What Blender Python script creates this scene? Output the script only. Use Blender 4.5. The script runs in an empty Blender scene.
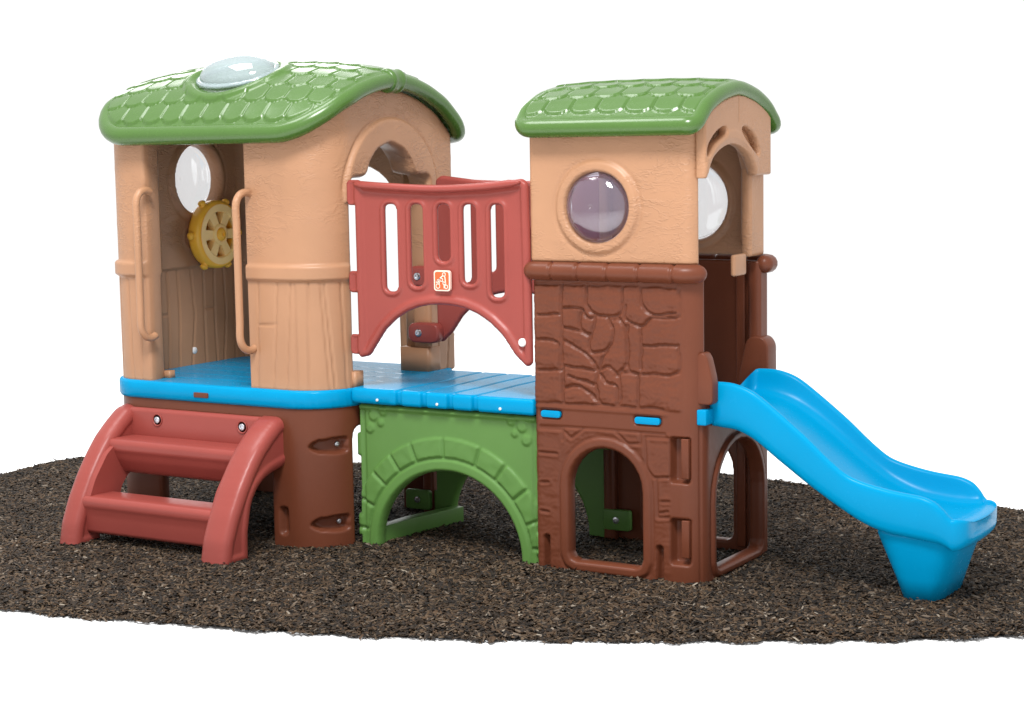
import bpy, bmesh, math, random
import numpy as np
from mathutils import Vector, Matrix
random.seed(4); rng = np.random.default_rng(7)
scene = bpy.context.scene
C = scene.collection
R = math.radians

# ------------------------------------------------------------------ helpers
def tag(o, label=None, cat=None, group=None, kind=None):
    if label: o['label'] = label
    if cat: o['category'] = cat
    if group: o['group'] = group
    if kind: o['kind'] = kind
    return o

def link(name, me, mat, parent=None, smooth=True):
    if smooth:
        me.polygons.foreach_set('use_smooth', [True]*len(me.polygons))
    me.materials.append(mat)
    o = bpy.data.objects.new(name, me); C.objects.link(o)
    if parent is not None: o.parent = parent
    return o

class Geo:
    """collects verts / faces of several closed pieces that make up one part"""
    def __init__(s): s.v = []; s.f = []
    def add(s, v, f):
        n = len(s.v); s.v += [tuple(map(float, p)) for p in v]; s.f += [tuple(i+n for i in q) for q in f]
        return s
    def build(s, name, mat, parent=None, smooth=True, weld=None, sharp=None, bevel=None):
        me = bpy.data.meshes.new(name); me.from_pydata(s.v, [], s.f)
        bm = bmesh.new(); bm.from_mesh(me)
        if weld: bmesh.ops.remove_doubles(bm, verts=bm.verts, dist=weld)
        if bevel:
            es = [e for e in bm.edges if len(e.link_faces) == 2 and e.calc_face_angle(0) > R(28)]
            bmesh.ops.bevel(bm, geom=es, offset=bevel, segments=3, profile=.5, affect='EDGES', clamp_overlap=True)
        if weld is None: bmesh.ops.recalc_face_normals(bm, faces=bm.faces)
        bm.to_mesh(me); bm.free()
        o = link(name, me, mat, parent, smooth)
        if sharp: me.set_sharp_from_angle(angle=R(sharp))
        return o
    def box(s, a, b):
        x0,y0,z0 = a; x1,y1,z1 = b
        v = [(x0,y0,z0),(x1,y0,z0),(x1,y1,z0),(x0,y1,z0),(x0,y0,z1),(x1,y0,z1),(x1,y1,z1),(x0,y1,z1)]
        return s.add(v, [(0,3,2,1),(4,5,6,7),(0,1,5,4),(1,2,6,5),(2,3,7,6),(3,0,4,7)])
    def prism(s, poly, axis, a, b):
        """poly in the two other axes, extruded along axis from a to b"""
        n = len(poly); v = []
        for w in (a, b):
            for p, q in poly:
                v.append({'x': (w,p,q), 'y': (p,w,q), 'z': (p,q,w)}[axis])
        f = [tuple(range(n))[::-1], tuple(range(n, 2*n))]
        f += [(i, (i+1) % n, n+(i+1) % n, n+i) for i in range(n)]
        return s.add(v, f)
    def tube(s, path, rad, n=12, closed=False, cap=True, up=None):
        P = [Vector(p) for p in path]; m = len(P); rings = []
        rads = rad if hasattr(rad, '__len__') else [rad]*m
        nrm = None
        for i in range(m):
            if closed: t = P[(i+1) % m]-P[i-1]
            else: t = P[min(i+1, m-1)]-P[max(i-1, 0)]
            t.normalize()
            if nrm is None:
                ref = Vector(up) if up else (Vector((0,0,1)) if abs(t.z) < .9 else Vector((0,1,0)))
                nrm = (ref - t*ref.dot(t)).normalized()
            else:
                nrm = (nrm - t*nrm.dot(t)).normalized()
            if up:
                ref = Vector(up); nrm = (ref - t*ref.dot(t)).normalized()
            bn = t.cross(nrm)
            rings.append([P[i] + (nrm*math.cos(2*math.pi*k/n)+bn*math.sin(2*math.pi*k/n))*rads[i] for k in range(n)])
        v = [p for r in rings for p in r]; f = []
        for i in range(m if closed else m-1):
            j = (i+1) % m
            for k in range(n): f.append((i*n+k, i*n+(k+1) % n, j*n+(k+1) % n, j*n+k))
        if not closed and cap:
            f.append(tuple(range(n))[::-1]); f.append(tuple((m-1)*n+k for k in range(n)))
        return s.add(v, f)
    def lathe(s, prof, org, axis, n=32):
        """prof: (radius, height) pairs along axis direction from org"""
        A = Vector(axis).normalized(); u = A.orthogonal().normalized(); w = A.cross(u); O = Vector(org)
        v = []; f = []; m = len(prof)
        for r, h in prof:
            for k in range(n):
                a = 2*math.pi*k/n; v.append(O+A*h+(u*math.cos(a)+w*math.sin(a))*max(r, 1e-4))
        for i in range(m-1):
            for k in range(n): f.append((i*n+k, i*n+(k+1) % n, (i+1)*n+(k+1) % n, (i+1)*n+k))
        f.append(tuple(range(n))[::-1]); f.append(tuple((m-1)*n+k for k in range(n)))
        return s.add(v, f)

def spline(pts, n=6, closed=True):
    """Catmull-Rom through the points"""
    P = np.array(pts, float); m = len(P); out = []
    rngi = range(m) if closed else range(m-1)
    for i in rngi:
        if closed: a, b, c, d = P[i-1], P[i], P[(i+1) % m], P[(i+2) % m]
        else: a, b, c, d = P[max(i-1, 0)], P[i], P[i+1], P[min(i+2, m-1)]
        for k in range(n):
            t = k/n
            out.append(.5*((2*b)+(c-a)*t+(2*a-5*b+4*c-d)*t*t+(3*b-3*c+d-a)*t**3))
    if not closed: out.append(P[-1])
    return np.array(out)

def rpoly(pts, r=.01, n=4):
    """polygon with rounded corners"""
    P = [np.array(p, float) for p in pts]; m = len(P); out = []
    rr = r if hasattr(r, '__len__') else [r]*m
    for i in range(m):
        a, b, c = P[i-1], P[i], P[(i+1) % m]
        u = a-b; w = c-b; lu = np.linalg.norm(u); lw = np.linalg.norm(w)
        q = min(rr[i], lu*.45, lw*.45)
        if q < 1e-4: out.append(b); continue
        p0 = b+u/lu*q; p1 = b+w/lw*q
        for k in range(n+1):
            t = k/n; out.append((1-t)**2*p0+2*t*(1-t)*b+t*t*p1)
    return np.array(out)

def sdpoly(S, T, poly):
    """signed distance, negative inside"""
    P = np.array(poly, float); d = np.full(S.shape, 1e9); ins = np.zeros(S.shape, bool)
    for i in range(len(P)):
        ax, ay = P[i-1]; bx, by = P[i]
        ex, ey = bx-ax, by-ay; wx, wy = S-ax, T-ay
        L = ex*ex+ey*ey+1e-12
        h = np.clip((wx*ex+wy*ey)/L, 0, 1)
        d = np.minimum(d, (wx-ex*h)**2+(wy-ey*h)**2)
        c = ((ay > T) != (by > T))
        with np.errstate(divide='ignore', invalid='ignore'):
            xi = (bx-ax)*(T-ay)/(by-ay+1e-15)+ax
        ins ^= c & (S < xi)
    return np.where(ins, -1, 1)*np.sqrt(d)

def sdline(S, T, lines):
    d = np.full(S.shape, 1e9)
    for P in lines:
        for (ax, ay), (bx, by) in zip(P[:-1], P[1:]):
            ex, ey = bx-ax, by-ay; wx, wy = S-ax, T-ay
            h = np.clip((wx*ex+wy*ey)/(ex*ex+ey*ey+1e-12), 0, 1)
            d = np.minimum(d, (wx-ex*h)**2+(wy-ey*h)**2)
    return np.sqrt(d)

def box_sd(S, T, s0, s1, t0, t1, r=0.):
    cx, cy, hx, hy = (s0+s1)/2, (t0+t1)/2, (s1-s0)/2-r, (t1-t0)/2-r
    qx, qy = np.abs(S-cx)-hx, np.abs(T-cy)-hy
    return np.hypot(np.maximum(qx, 0), np.maximum(qy, 0))+np.minimum(np.maximum(qx, qy), 0)-r

def smooth(x, a, b):
    t = np.clip((x-a)/(b-a), 0, 1); return t*t*(3-2*t)

def shell(name, mat, parent, s0, s1, t0, t1, ds, sdf, fmap, thick, er=.01, relief=None, irelief=None, periodic=False, extra=None, ier=None):
    ns = max(4, int(round((s1-s0)/ds))); nt = max(4, int(round((t1-t0)/ds)))
    sv = s0+(s1-s0)*np.arange(ns if periodic else ns+1)/ns; tv = t0+(t1-t0)*np.arange(nt+1)/nt
    S, T = np.meshgrid(sv, tv, indexing='ij'); D = sdf(S, T)
    # snap grid points near the outline onto it
    gs, gt = np.gradient(D, sv, tv); gl = np.hypot(gs, gt)+1e-9
    near = (np.abs(D) < .3*ds) & (gl > .5) & (gl < 1.5)
    S = np.where(near, S-D*gs/gl**2, S); T = np.where(near, T-D*gt/gl**2, T); D = np.where(near, -1e-7, D)
    ins = D < 0
    verts = []; idx = -np.ones(S.shape, int); k = ins.nonzero(); idx[k] = np.arange(len(k[0]))
    vs = list(S[k]); vt = list(T[k]); vd = list(-D[k])
    NI = S.shape[0]; ci = np.arange(NI if periodic else NI-1)
    I, J = np.meshgrid(ci, np.arange(nt), indexing='ij'); I2 = (I+1) % NI
    cnt = ins[I, J].astype(int)+ins[I2, J]+ins[I2, J+1]+ins[I, J+1]
    full = cnt == 4
    faces = np.stack([idx[I, J], idx[I2, J], idx[I2, J+1], idx[I, J+1]], -1)[full].tolist()
    cross = {}; rim = []
    def X(a, b):
        key = (a, b) if a < b else (b, a)
        if key in cross: return cross[key]
        da, db = D[a], D[b]; t = da/(da-db)
        sa, sb = S[a], S[b]
        if periodic and abs(sa-sb) > (s1-s0)/2:
            if sa < sb: sa += (s1-s0)
            else: sb += (s1-s0)
        vs.append(sa+(sb-sa)*t); vt.append(T[a]+(T[b]-T[a])*t); vd.append(0.)
        cross[key] = len(vs)-1; return cross[key]
    for i, j in zip(*[q.tolist() for q in ((cnt > 0) & (cnt < 4)).nonzero()]):
        i2 = (i+1) % NI; cs = [(i, j), (i2, j), (i2, j+1), (i, j+1)]; poly = []; ex = []
        for q in range(4):
            a, b = cs[q], cs[(q+1) % 4]
            if ins[a]: poly.append(idx[a])
            if ins[a] != ins[b]:
                c = X(a, b); poly.append(c); ex.append((c, bool(ins[a]), len(poly)-1))
        if len(poly) > 2: faces.append([int(p) for p in poly])
        m = len(ex)
        for q in range(m):
            if ex[q][1]: rim.append((ex[q][0], ex[(q+1) % m][0]))
    vs, vt, vd = np.array(vs), np.array(vt), np.array(vd)
    def drop(r):
        return np.where(vd < r, r-np.sqrt(np.maximum(r*r-(r-np.minimum(vd, r))**2, 0)), 0)
    P, Nn = fmap(vs, vt)
    ho = (relief(vs, vt)*smooth(vd, 0, er) if relief else 0)-drop(er)
    hi = -(thick-drop(ier or er)+(irelief(vs, vt)*smooth(vd, 0, er) if irelief else 0))
    VO = P+Nn*np.reshape(ho+np.zeros(len(vs)), (-1, 1)); VI = P+Nn*np.reshape(hi+np.zeros(len(vs)), (-1, 1))
    n = len(vs)
    g = Geo(); g.v = VO.tolist()+VI.tolist()
    g.f = [tuple(f) for f in faces]+[tuple(q+n for q in f[::-1]) for f in faces]+[(a, n+a, n+b, b) for a, b in rim]
    if extra: extra(g)
    return g.build(name, mat, parent, weld=.0002)

def plane_map(kind, off, sgn=1):
    """kind 'xz' faces -y at y=off ; 'yz' faces +x at x=off (sgn -1: the opposite) ; 'xy' faces +z"""
    def f(s, t):
        o = np.full(len(s), float(off)); z = np.zeros(len(s))
        if kind == 'xz': P = np.stack([s, o, t], -1); N = np.stack([z, z-1, z], -1)
        if kind == 'yz': P = np.stack([o, s, t], -1); N = np.stack([z+1, z, z], -1)
        if kind == 'xy': P = np.stack([s, t, o], -1); N = np.stack([z, z, z+1], -1)
        return P, N*sgn
    return f

class Plan:
    """rounded rectangle walked from the front-left corner: front, right, back, left
    radii: front-right, back-right, back-left, front-left"""
    def __init__(s, x0, x1, y0, y1, r):
        a, b, c, d = r if hasattr(r, '__len__') else (r, r, r, r)
        h = math.pi/2; o = 0; s.segs = []
        for L, arc, cc, dd, rad in [(x1-x0-d-a, 0, (x0+d, y0), (1, 0), 0), (h*a, 1, (x1-a, y0+a), -90, a), (y1-y0-a-b, 0, (x1, y0+a), (0, 1), 0), (h*b, 1, (x1-b, y1-b), 0, b),
                (x1-x0-b-c, 0, (x1-b, y1), (-1, 0), 0), (h*c, 1, (x0+c, y1-c), 90, c), (y1-y0-c-d, 0, (x0, y1-c), (0, -1), 0), (h*d, 1, (x0+d, y0+d), 180, d)]:
            s.segs.append((o, L, arc, cc, dd, rad)); o += L
        s.L = o; s.lx = s.segs[0][1]; s.a = s.segs[1][1]; s.afl = s.segs[7][1]
        s.x0, s.x1, s.y0, s.y1, s.rs = x0, x1, y0, y1, (a, b, c, d)
    def front(s, x): return x-s.x0-s.rs[3]
    def right(s, y): return s.segs[2][0]+(y-s.y0-s.rs[0])
    def back(s, x): return s.segs[4][0]+(s.x1-s.rs[1]-x)
    def left(s, y): return s.segs[6][0]+(s.y1-s.rs[2]-y)
    def at(s, q):
        q = np.mod(np.asarray(q, float), s.L); x = np.zeros_like(q); y = np.zeros_like(q); nx = np.zeros_like(q); ny = np.zeros_like(q)
        for o, L, arc, c, d, r in s.segs:
            m = (q >= o) & (q <= o+L+1e-9); u = q-o
            if arc:
                th = np.radians(d)+u/max(r, 1e-6)
                X, Y, A, B = c[0]+r*np.cos(th), c[1]+r*np.sin(th), np.cos(th), np.sin(th)
            else:
                X, Y, A, B = c[0]+d[0]*u, c[1]+d[1]*u, d[1]+0*u, -d[0]+0*u
            x = np.where(m, X, x); y = np.where(m, Y, y); nx = np.where(m, A, nx); ny = np.where(m, B, ny)
        return x, y, nx, ny
    def fmap(s):
        def f(q, t):
            x, y, nx, ny = s.at(q)
            return np.stack([x, y, t], -1), np.stack([nx, ny, 0*x], -1)
        return f

# ------------------------------------------------------------------ materials
def mat(name, col, rough=.35, bump=None, spec=.5, var=.06, coat=0., layers=()):
    """col linear; bump = list of (scale, strength, detail); layers extra"""
    m = bpy.data.materials.new(name); m.use_nodes = True
    nt = m.node_tree; b = nt.nodes['Principled BSDF']; N = nt.nodes.new; Lk = nt.links.new
    tc = N('ShaderNodeTexCoord'); no = N('ShaderNodeTexNoise'); no.inputs['Scale'].default_value = 3.5; no.inputs['Detail'].default_value = 4
    Lk(tc.outputs['Object'], no.inputs['Vector'])
    ra = N('ShaderNodeMapRange'); ra.inputs[1].default_value = .3; ra.inputs[2].default_value = .7; ra.inputs[3].default_value = 1-var; ra.inputs[4].default_value = 1+var
    Lk(no.outputs['Fac'], ra.inputs[0])
    mx = N('ShaderNodeVectorMath'); mx.operation = 'SCALE'; mx.inputs[0].default_value = col; Lk(ra.outputs[0], mx.inputs['Scale'])
    Lk(mx.outputs[0], b.inputs['Base Color'])
    b.inputs['Roughness'].default_value = rough; b.inputs['Specular IOR Level'].default_value = spec
    n2 = N('ShaderNodeTexNoise'); n2.inputs['Scale'].default_value = 40; Lk(tc.outputs['Object'], n2.inputs['Vector'])
    r2 = N('ShaderNodeMapRange'); r2.inputs[3].default_value = rough-.06; r2.inputs[4].default_value = rough+.08; Lk(n2.outputs['Fac'], r2.inputs[0]); Lk(r2.outputs[0], b.inputs['Roughness'])
    last = None
    for sc, st, dist in (bump or [(160, .04, .002)]):
        t = N('ShaderNodeTexNoise'); t.inputs['Scale'].default_value = sc; t.inputs['Detail'].default_value = 5
        Lk(tc.outputs['Object'], t.inputs['Vector'])
        bp = N('ShaderNodeBump'); bp.inputs['Strength'].default_value = st; bp.inputs['Distance'].default_value = dist
        Lk(t.outputs['Fac'], bp.inputs['Height'])
        if last: Lk(last.outputs[0], bp.inputs['Normal'])
        last = bp
    m['last'] = last.name
    Lk(last.outputs[0], b.inputs['Normal'])
    return m

def add_stucco(m, zlo, strength=.40):
    """wavy trowel creases above a height, as moulded in the wall plastic"""
    nt = m.node_tree; N = nt.nodes.new; Lk = nt.links.new; b = nt.nodes['Principled BSDF']
    tc = N('ShaderNodeTexCoord'); mp = N('ShaderNodeMapping'); mp.inputs['Scale'].default_value = (1, 1, 2.1); Lk(tc.outputs['Object'], mp.inputs[0])
    w = N('ShaderNodeTexNoise'); w.inputs['Scale'].default_value = 7; w.inputs['Detail'].default_value = 3; Lk(mp.outputs[0], w.inputs['Vector'])
    sc = N('ShaderNodeVectorMath'); sc.operation = 'SCALE'; sc.inputs['Scale'].default_value = .28; Lk(w.outputs['Color'], sc.inputs[0])
    ad = N('ShaderNodeVectorMath'); Lk(mp.outputs[0], ad.inputs[0]); Lk(sc.outputs[0], ad.inputs[1])
    n = N('ShaderNodeTexNoise'); n.inputs['Scale'].default_value = 15; n.inputs['Detail'].default_value = 2.5; Lk(ad.outputs[0], n.inputs['Vector'])
    ridge = N('ShaderNodeMath'); ridge.operation = 'SUBTRACT'; ridge.inputs[1].default_value = .5; Lk(n.outputs['Fac'], ridge.inputs[0])
    ab = N('ShaderNodeMath'); ab.operation = 'ABSOLUTE'; Lk(ridge.outputs[0], ab.inputs[0])
    mr = N('ShaderNodeMapRange'); mr.inputs[1].default_value = 0; mr.inputs[2].default_value = .07; mr.inputs[3].default_value = 1; mr.inputs[4].default_value = 0; Lk(ab.outputs[0], mr.inputs[0])
    sep = N('ShaderNodeSeparateXYZ'); Lk(tc.outputs['Object'], sep.inputs[0])
    mk = N('ShaderNodeMapRange'); mk.inputs[1].default_value = zlo; mk.inputs[2].default_value = zlo+.02; Lk(sep.outputs['Z'], mk.inputs[0])
    # creases come and go in patches
    pt = N('ShaderNodeTexNoise'); pt.inputs['Scale'].default_value = 4.5; Lk(tc.outputs['Object'], pt.inputs['Vector'])
    pm = N('ShaderNodeMapRange'); pm.inputs[1].default_value = .4; pm.inputs[2].default_value = .62; Lk(pt.outputs['Fac'], pm.inputs[0])
    m1 = N('ShaderNodeMath'); m1.operation = 'MULTIPLY'; Lk(mr.outputs[0], m1.inputs[0]); Lk(mk.outputs[0], m1.inputs[1])
    m2 = N('ShaderNodeMath'); m2.operation = 'MULTIPLY'; Lk(m1.outputs[0], m2.inputs[0]); Lk(pm.outputs[0], m2.inputs[1])
    bp = N('ShaderNodeBump'); bp.inputs['Strength'].default_value = strength; bp.inputs['Distance'].default_value = .006
    Lk(m2.outputs[0], bp.inputs['Height'])
    Lk(nt.nodes[m['last']].outputs[0], bp.inputs['Normal']); Lk(bp.outputs[0], b.inputs['Normal'])

M = {}
M['peach'] = mat('peach_plastic', (.385, .200, .108), .42, [(150, .05, .002), (30, .07, .003)], spec=.4)
add_stucco(M['peach'], 1.22)
M['brown'] = mat('brown_plastic', (.128, .037, .018), .36, spec=.32, bump= [(140, .10, .002), (22, .14, .004)], var=.08)
M['red'] = mat('red_plastic', (.275, .055, .044), .33, spec=.38, var=.05)
M['blue'] = mat('blue_plastic', (.0, .245, .475), .24, [(160, .008, .002)], spec=.20, var=.03)
M['green'] = mat('green_plastic', (.098, .212, .050), .36, spec=.35, bump= [(140, .06, .002)], var=.05)
M['roof'] = mat('roof_green_plastic', (.055, .125, .021), .25, [(120, .015, .002)], var=.05)
M['yellow'] = mat('yellow_plastic', (.98, .52, .05), .35, var=.04)
M['cream'] = mat('pale_yellow_plastic', (.97, .66, .26), .4, var=.04)
M['white'] = mat('white_plastic', (.75, .72, .70), .35, var=.03)
M['orange'] = mat('orange_sticker', (.70, .10, .02), .4, var=.04)
M['badge'] = mat('sticker_white', (.85, .62, .52), .4, var=.04)
for k_, i_ in (('blue', 1.28), ('brown', 1.38), ('red', 1.40), ('green', 1.40)): M[k_].node_tree.nodes['Principled BSDF'].inputs['IOR'].default_value = i_
M['steel'] = mat('zinc_steel', (.55, .56, .6), .28, var=.05)
M['steel'].node_tree.nodes['Principled BSDF'].inputs['Metallic'].default_value = 1
M['dark'] = mat('shadow_gap_plastic', (.05, .018, .012), .6)

def clear_mat(name, col, alpha=.0):
    m = bpy.data.materials.new(name); m.use_nodes = True; nt = m.node_tree; nt.nodes.clear(); N = nt.nodes.new; Lk = nt.links.new
    o = N('ShaderNodeOutputMaterial'); g = N('ShaderNodeBsdfGlossy'); t = N('ShaderNodeBsdfTransparent'); x = N('ShaderNodeMixShader'); f = N('ShaderNodeMapRange'); lw = N('ShaderNodeLayerWeight'); pw = N('ShaderNodeMath'); pw.operation = 'POWER'; pw.inputs[1].default_value = 3.5
    d = N('ShaderNodeBsdfDiffuse'); x2 = N('ShaderNodeMixShader'); d.inputs[0].default_value = (*col, 1); x2.inputs[0].default_value = alpha
    tx = N('ShaderNodeTexCoord'); n = N('ShaderNodeTexNoise'); n.inputs['Scale'].default_value = 6; Lk(tx.outputs['Object'], n.inputs[0])
    bp = N('ShaderNodeBump'); bp.inputs['Strength'].default_value = .08; bp.inputs['Distance'].default_value = .01; Lk(n.outputs[0], bp.inputs['Height']); Lk(bp.outputs[0], g.inputs['Normal'])
    f.inputs[3].default_value = .10; f.inputs[4].default_value = .65; lw.inputs[0].default_value = .5; Lk(lw.outputs['Facing'], pw.inputs[0]); Lk(pw.outputs[0], f.inputs[0]); g.inputs['Roughness'].default_value = .04; t.inputs[0].default_value = (*[.75+.25*c for c in col], 1)
    Lk(t.outputs[0], x2.inputs[1]); Lk(d.outputs[0], x2.inputs[2])
    Lk(f.outputs[0], x.inputs[0]); Lk(x2.outputs[0], x.inputs[1]); Lk(g.outputs[0], x.inputs[2]); Lk(x.outputs[0], o.inputs[0])
    return m
M['clear'] = clear_mat('clear_bubble_plastic', (.34, .26, .40), .12)
M['pane'] = clear_mat('clear_pane_plastic', (.85, .85, .87), .08)
M['skylight'] = clear_mat('clear_skylight_plastic', (.50, .60, .62), .30)

# ------------------------------------------------------------------ root
root = bpy.data.objects.new('climbing_playset', None); C.objects.link(root)
root.location = (0, 0, 0)
tag(root, 'plastic two tower climbing playset with green roofs, red steps, blue slide, on dark wood chips', 'playset')

def screw(parent, p, axis, r=.011, mt='steel'):
    g = Geo(); A = Vector(axis).normalized()
    g.lathe([(r*1.05, -.004), (r*1.05, .002), (r*.9, .005), (r*.45, .006), (r*.4, .003), (0, .003)], p, A, 16)
    g.build('screw', M[mt], parent, sharp=40)

# ================================================================== RIGHT TOWER
W, DP = .719, .652
PR = Plan(-.010, W, 0, DP+.012, (.085, .035, .03, .03))
STONES = [[(0.129, 1.142), (0.125, 1.026), (0.131, 0.658)], [(0.24, 1.136), (0.239, 1.065), (0.278, 1.022), (0.338, 1.016), (0.388, 1.035), (0.399, 1.14)], [(0.135, 1.044), (0.213, 1.042), (0.228, 1.021), (0.258, 1.008), (0.278, 1.018)], [(0.126, 0.963), (0.207, 0.958), (0.252, 0.928), (0.257, 0.942), (0.273, 0.978), (0.273, 1.013)], [(0.213, 1.029), (0.205, 0.975), (0.237, 0.946), (0.257, 0.942)], [(0.328, 1.011), (0.353, 0.972), (0.347, 0.919), (0.317, 0.882), (0.266, 0.871), (0.249, 0.888), (0.249, 0.924)], [(0.353, 1.007), (0.387, 1.007), (0.414, 0.948), (0.421, 0.887), (0.41, 0.834), (0.38, 0.802)], [(0.413, 1.062), (0.402, 1.018), (0.436, 0.993), (0.485, 0.986), (0.524, 1.018), (0.639, 1.026), (0.635, 1.129)], [(0.472, 1.142), (0.476, 1.081), (0.495, 1.043), (0.544, 1.031), (0.62, 1.038)], [(0.475, 0.986), (0.474, 0.82)], [(0.484, 0.909), (0.634, 0.916)], [(0.483, 0.802), (0.628, 0.81), (0.634, 0.914)], [(0.417, 0.983), (0.415, 0.817), (0.464, 0.801)], [(0.018, 1.013), (0.116, 1.017)], [(0.011, 0.914), (0.109, 0.905), (0.113, 0.81)], [(0.02, 0.792), (0.113, 0.797), (0.128, 0.775)], [(0.13, 0.914), (0.206, 0.882), (0.256, 0.853), (0.286, 0.81), (0.306, 0.855), (0.332, 0.883)], [(0.144, 0.816), (0.215, 0.807), (0.286, 0.806), (0.336, 0.821), (0.37, 0.788)], [(0.286, 0.801), (0.275, 0.738), (0.294, 0.673)], [(0.132, 0.726), (0.204, 0.739), (0.254, 0.71), (0.284, 0.681)], [(0.295, 0.793), (0.325, 0.759), (0.365, 0.743), (0.369, 0.677)], [(0.154, 0.777), (0.214, 0.762), (0.265, 0.747)], [(0.38, 0.797), (0.384, 0.709), (0.374, 0.677)], [(0.459, 0.801), (0.461, 0.678)], [(0.385, 0.802), (0.454, 0.801)], [(0.038, 0.66), (0.284, 0.668), (0.569, 0.667)], [(0.005, 1.134), (0.467, 1.14), (0.621, 1.133)]]
LOWST = [[(0.017, 0.462), (0.095, 0.462)], [(0.019, 0.559), (0.123, 0.56), (0.122, 0.52)], [(0.123, 0.56), (0.161, 0.529), (0.212, 0.566)], [(0.363, 0.565), (0.412, 0.524), (0.468, 0.528), (0.468, 0.567)], [(0.486, 0.557), (0.491, 0.436), (0.522, 0.4), (0.588, 0.405)], [(0.486, 0.557), (0.584, 0.558)], [(0.534, 0.401), (0.539, 0.246), (0.587, 0.25)], [(0.557, 0.309), (0.588, 0.311)], [(0.551, 0.264), (0.581, 0.272)], [(0.022, 0.342), (0.054, 0.344)], [(0.02, 0.226), (0.052, 0.224)], [(0.019, 0.568), (0.263, 0.575), (0.572, 0.572)]]
STONES = [[tuple(p) for p in spline(l, 4, False)] if len(l) > 2 else l for l in STONES]

def arch(x0, x1, zb, zs, zt, n=14, rb=.03):
    """window outline: straight sides to zs, elliptical head to zt"""
    c, h = (x0+x1)/2, (x1-x0)/2
    P = [(x0, zb+rb), (x0+rb*.3, zb+rb*.3), (x0+rb, zb), (x1-rb, zb), (x1-rb*.3, zb+rb*.3), (x1, zb+rb)]
    P += [(c+h*math.cos(math.pi*k/n), zs+(zt-zs)*math.sin(math.pi*k/n)) for k in range(n+1)]
    return P

def shift(poly, ds): return [(a+ds, b) for a, b in poly]
f0 = PR.front(0); r0 = PR.right(0)
frontwin = shift(arch(.151, .471, .04, .335, .497), f0)
sidewin = shift(arch(.140, .572, .035, .30, .508), r0)
lw = arch(.12, .56, .035, .33, .50)
backwin = [(PR.back(a), b) for a, b in arch(.16, .575, .04, .335, .497)]
leftwin = [(PR.left(a), b) for a, b in [(.08, -.1), (.08, .60), (.57, .60), (.57, -.1)]]
slideway = shift([(.062, .700), (.072, .685), (.555, .685), (.565, .700), (.565, 1.4), (.062, 1.4)], r0)
bridgeway = [(PR.left(a), b) for a, b in [(.085, .672), (.085, 1.4), (.570, 1.4), (.570, .672)]]
recess = [shift(rpoly([(.594, a), (.676, a), (.676, b), (.594, b)], .012), f0) for a, b in ((.388, .562), (.070, .246))]
notch = [shift(rpoly(q, .012), f0) for q in ([(.032, -.1), (.055, -.1), (.055, .13), (.032, .13)], [(.533, -.1), (.558, -.1), (.558, .135), (.533, .135)])]
tabs = [shift(rpoly(q, .018), f0) for q in ([(.020, .600), (.120, .600), (.120, .639), (.020, .639)], [(.438, .600), (.558, .600), (.558, .638), (.438, .638)])]

def lower_sdf(S, T):
    d = np.maximum(T-1.20, -.03-T)
    for p in (frontwin, sidewin, backwin, leftwin, slideway, bridgeway): d = np.maximum(d, -sdpoly(S, T, p))
    return d
def stone_relief(S, T):
    # mortar joints pressed into the wall, with a raised lip on the stone's edge
    wob = .0018*np.sin(S*61+T*37)+.0012*np.sin(T*113-S*29)
    d = sdline(S+wob-f0, T+wob, STONES)
    g = -.0085*np.exp(-(d/.0042)**2)+.0036*np.exp(-((d-.0105)/.005)**2)+.007*smooth(d, 0, .030)
    tex = .0016*np.sin(S*140+3*np.sin(T*60))*np.sin(T*170+2*np.sin(S*90))+.0018*np.sin(S*47+T*31+2*np.sin(T*23))*np.sin(T*55-S*38)
    zone = smooth(S-f0, -.01, .008)*(1-smooth(S-f0, .63, .655))*smooth(T, .66, .67)*(1-smooth(T, 1.135, 1.145))
    h = (g+tex)*zone
    d2 = sdline(S-f0, T, LOWST)
    zone2 = smooth(S-f0, -.03, .0)*(1-smooth(S-f0, .585, .60))*(1-smooth(T, .575, .58))
    h += (-.006*np.exp(-(d2/.005)**2)+.003*np.exp(-((d2-.011)/.005)**2)+tex*.6*smooth(d2, 0, .02))*zone2
    return h
def lower_relief(S, T):
    dw = sdpoly(S, T, frontwin); near = smooth(dw, .045, .058)
    h = stone_relief(S, T)*near
    for p, w in ((frontwin, .042), (sidewin, .036)):
        d = sdpoly(S, T, p)
        h += .009*(1-smooth(d, w-.006, w+.004))
        h += -.004*np.exp(-((d-w-.006)/.005)**2)
    for p in recess: h -= .045*(1-smooth(sdpoly(S, T, p), -.007, .005))
    for p in notch: h -= .035*(1-smooth(sdpoly(S, T, p), -.006, .005))
    for p in tabs: h -= .012*(1-smooth(sdpoly(S, T, p), -.004, .004))
    # ledge line under the stonework and seam between front and side mouldings
    h += .004*np.exp(-((T-.648)/.007)**2)*smooth(S-f0, -.02, 0)*(1-smooth(S-f0, .57, .60))
    seam = PR.right(.032); h -= .006*np.exp(-((S-seam)/.0035)**2)*(T < .64)
    # gentle vertical seam ribs on the side and back
    return h

rt_base = shell('tower_base', M['brown'], root, -PR.afl, PR.L-PR.afl, -.035, 1.215, .0058, lower_sdf, PR.fmap(), .055, .012, lower_relief, periodic=True)
tag(rt_base, 'brown stone-patterned lower wall of the slide tower')
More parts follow.
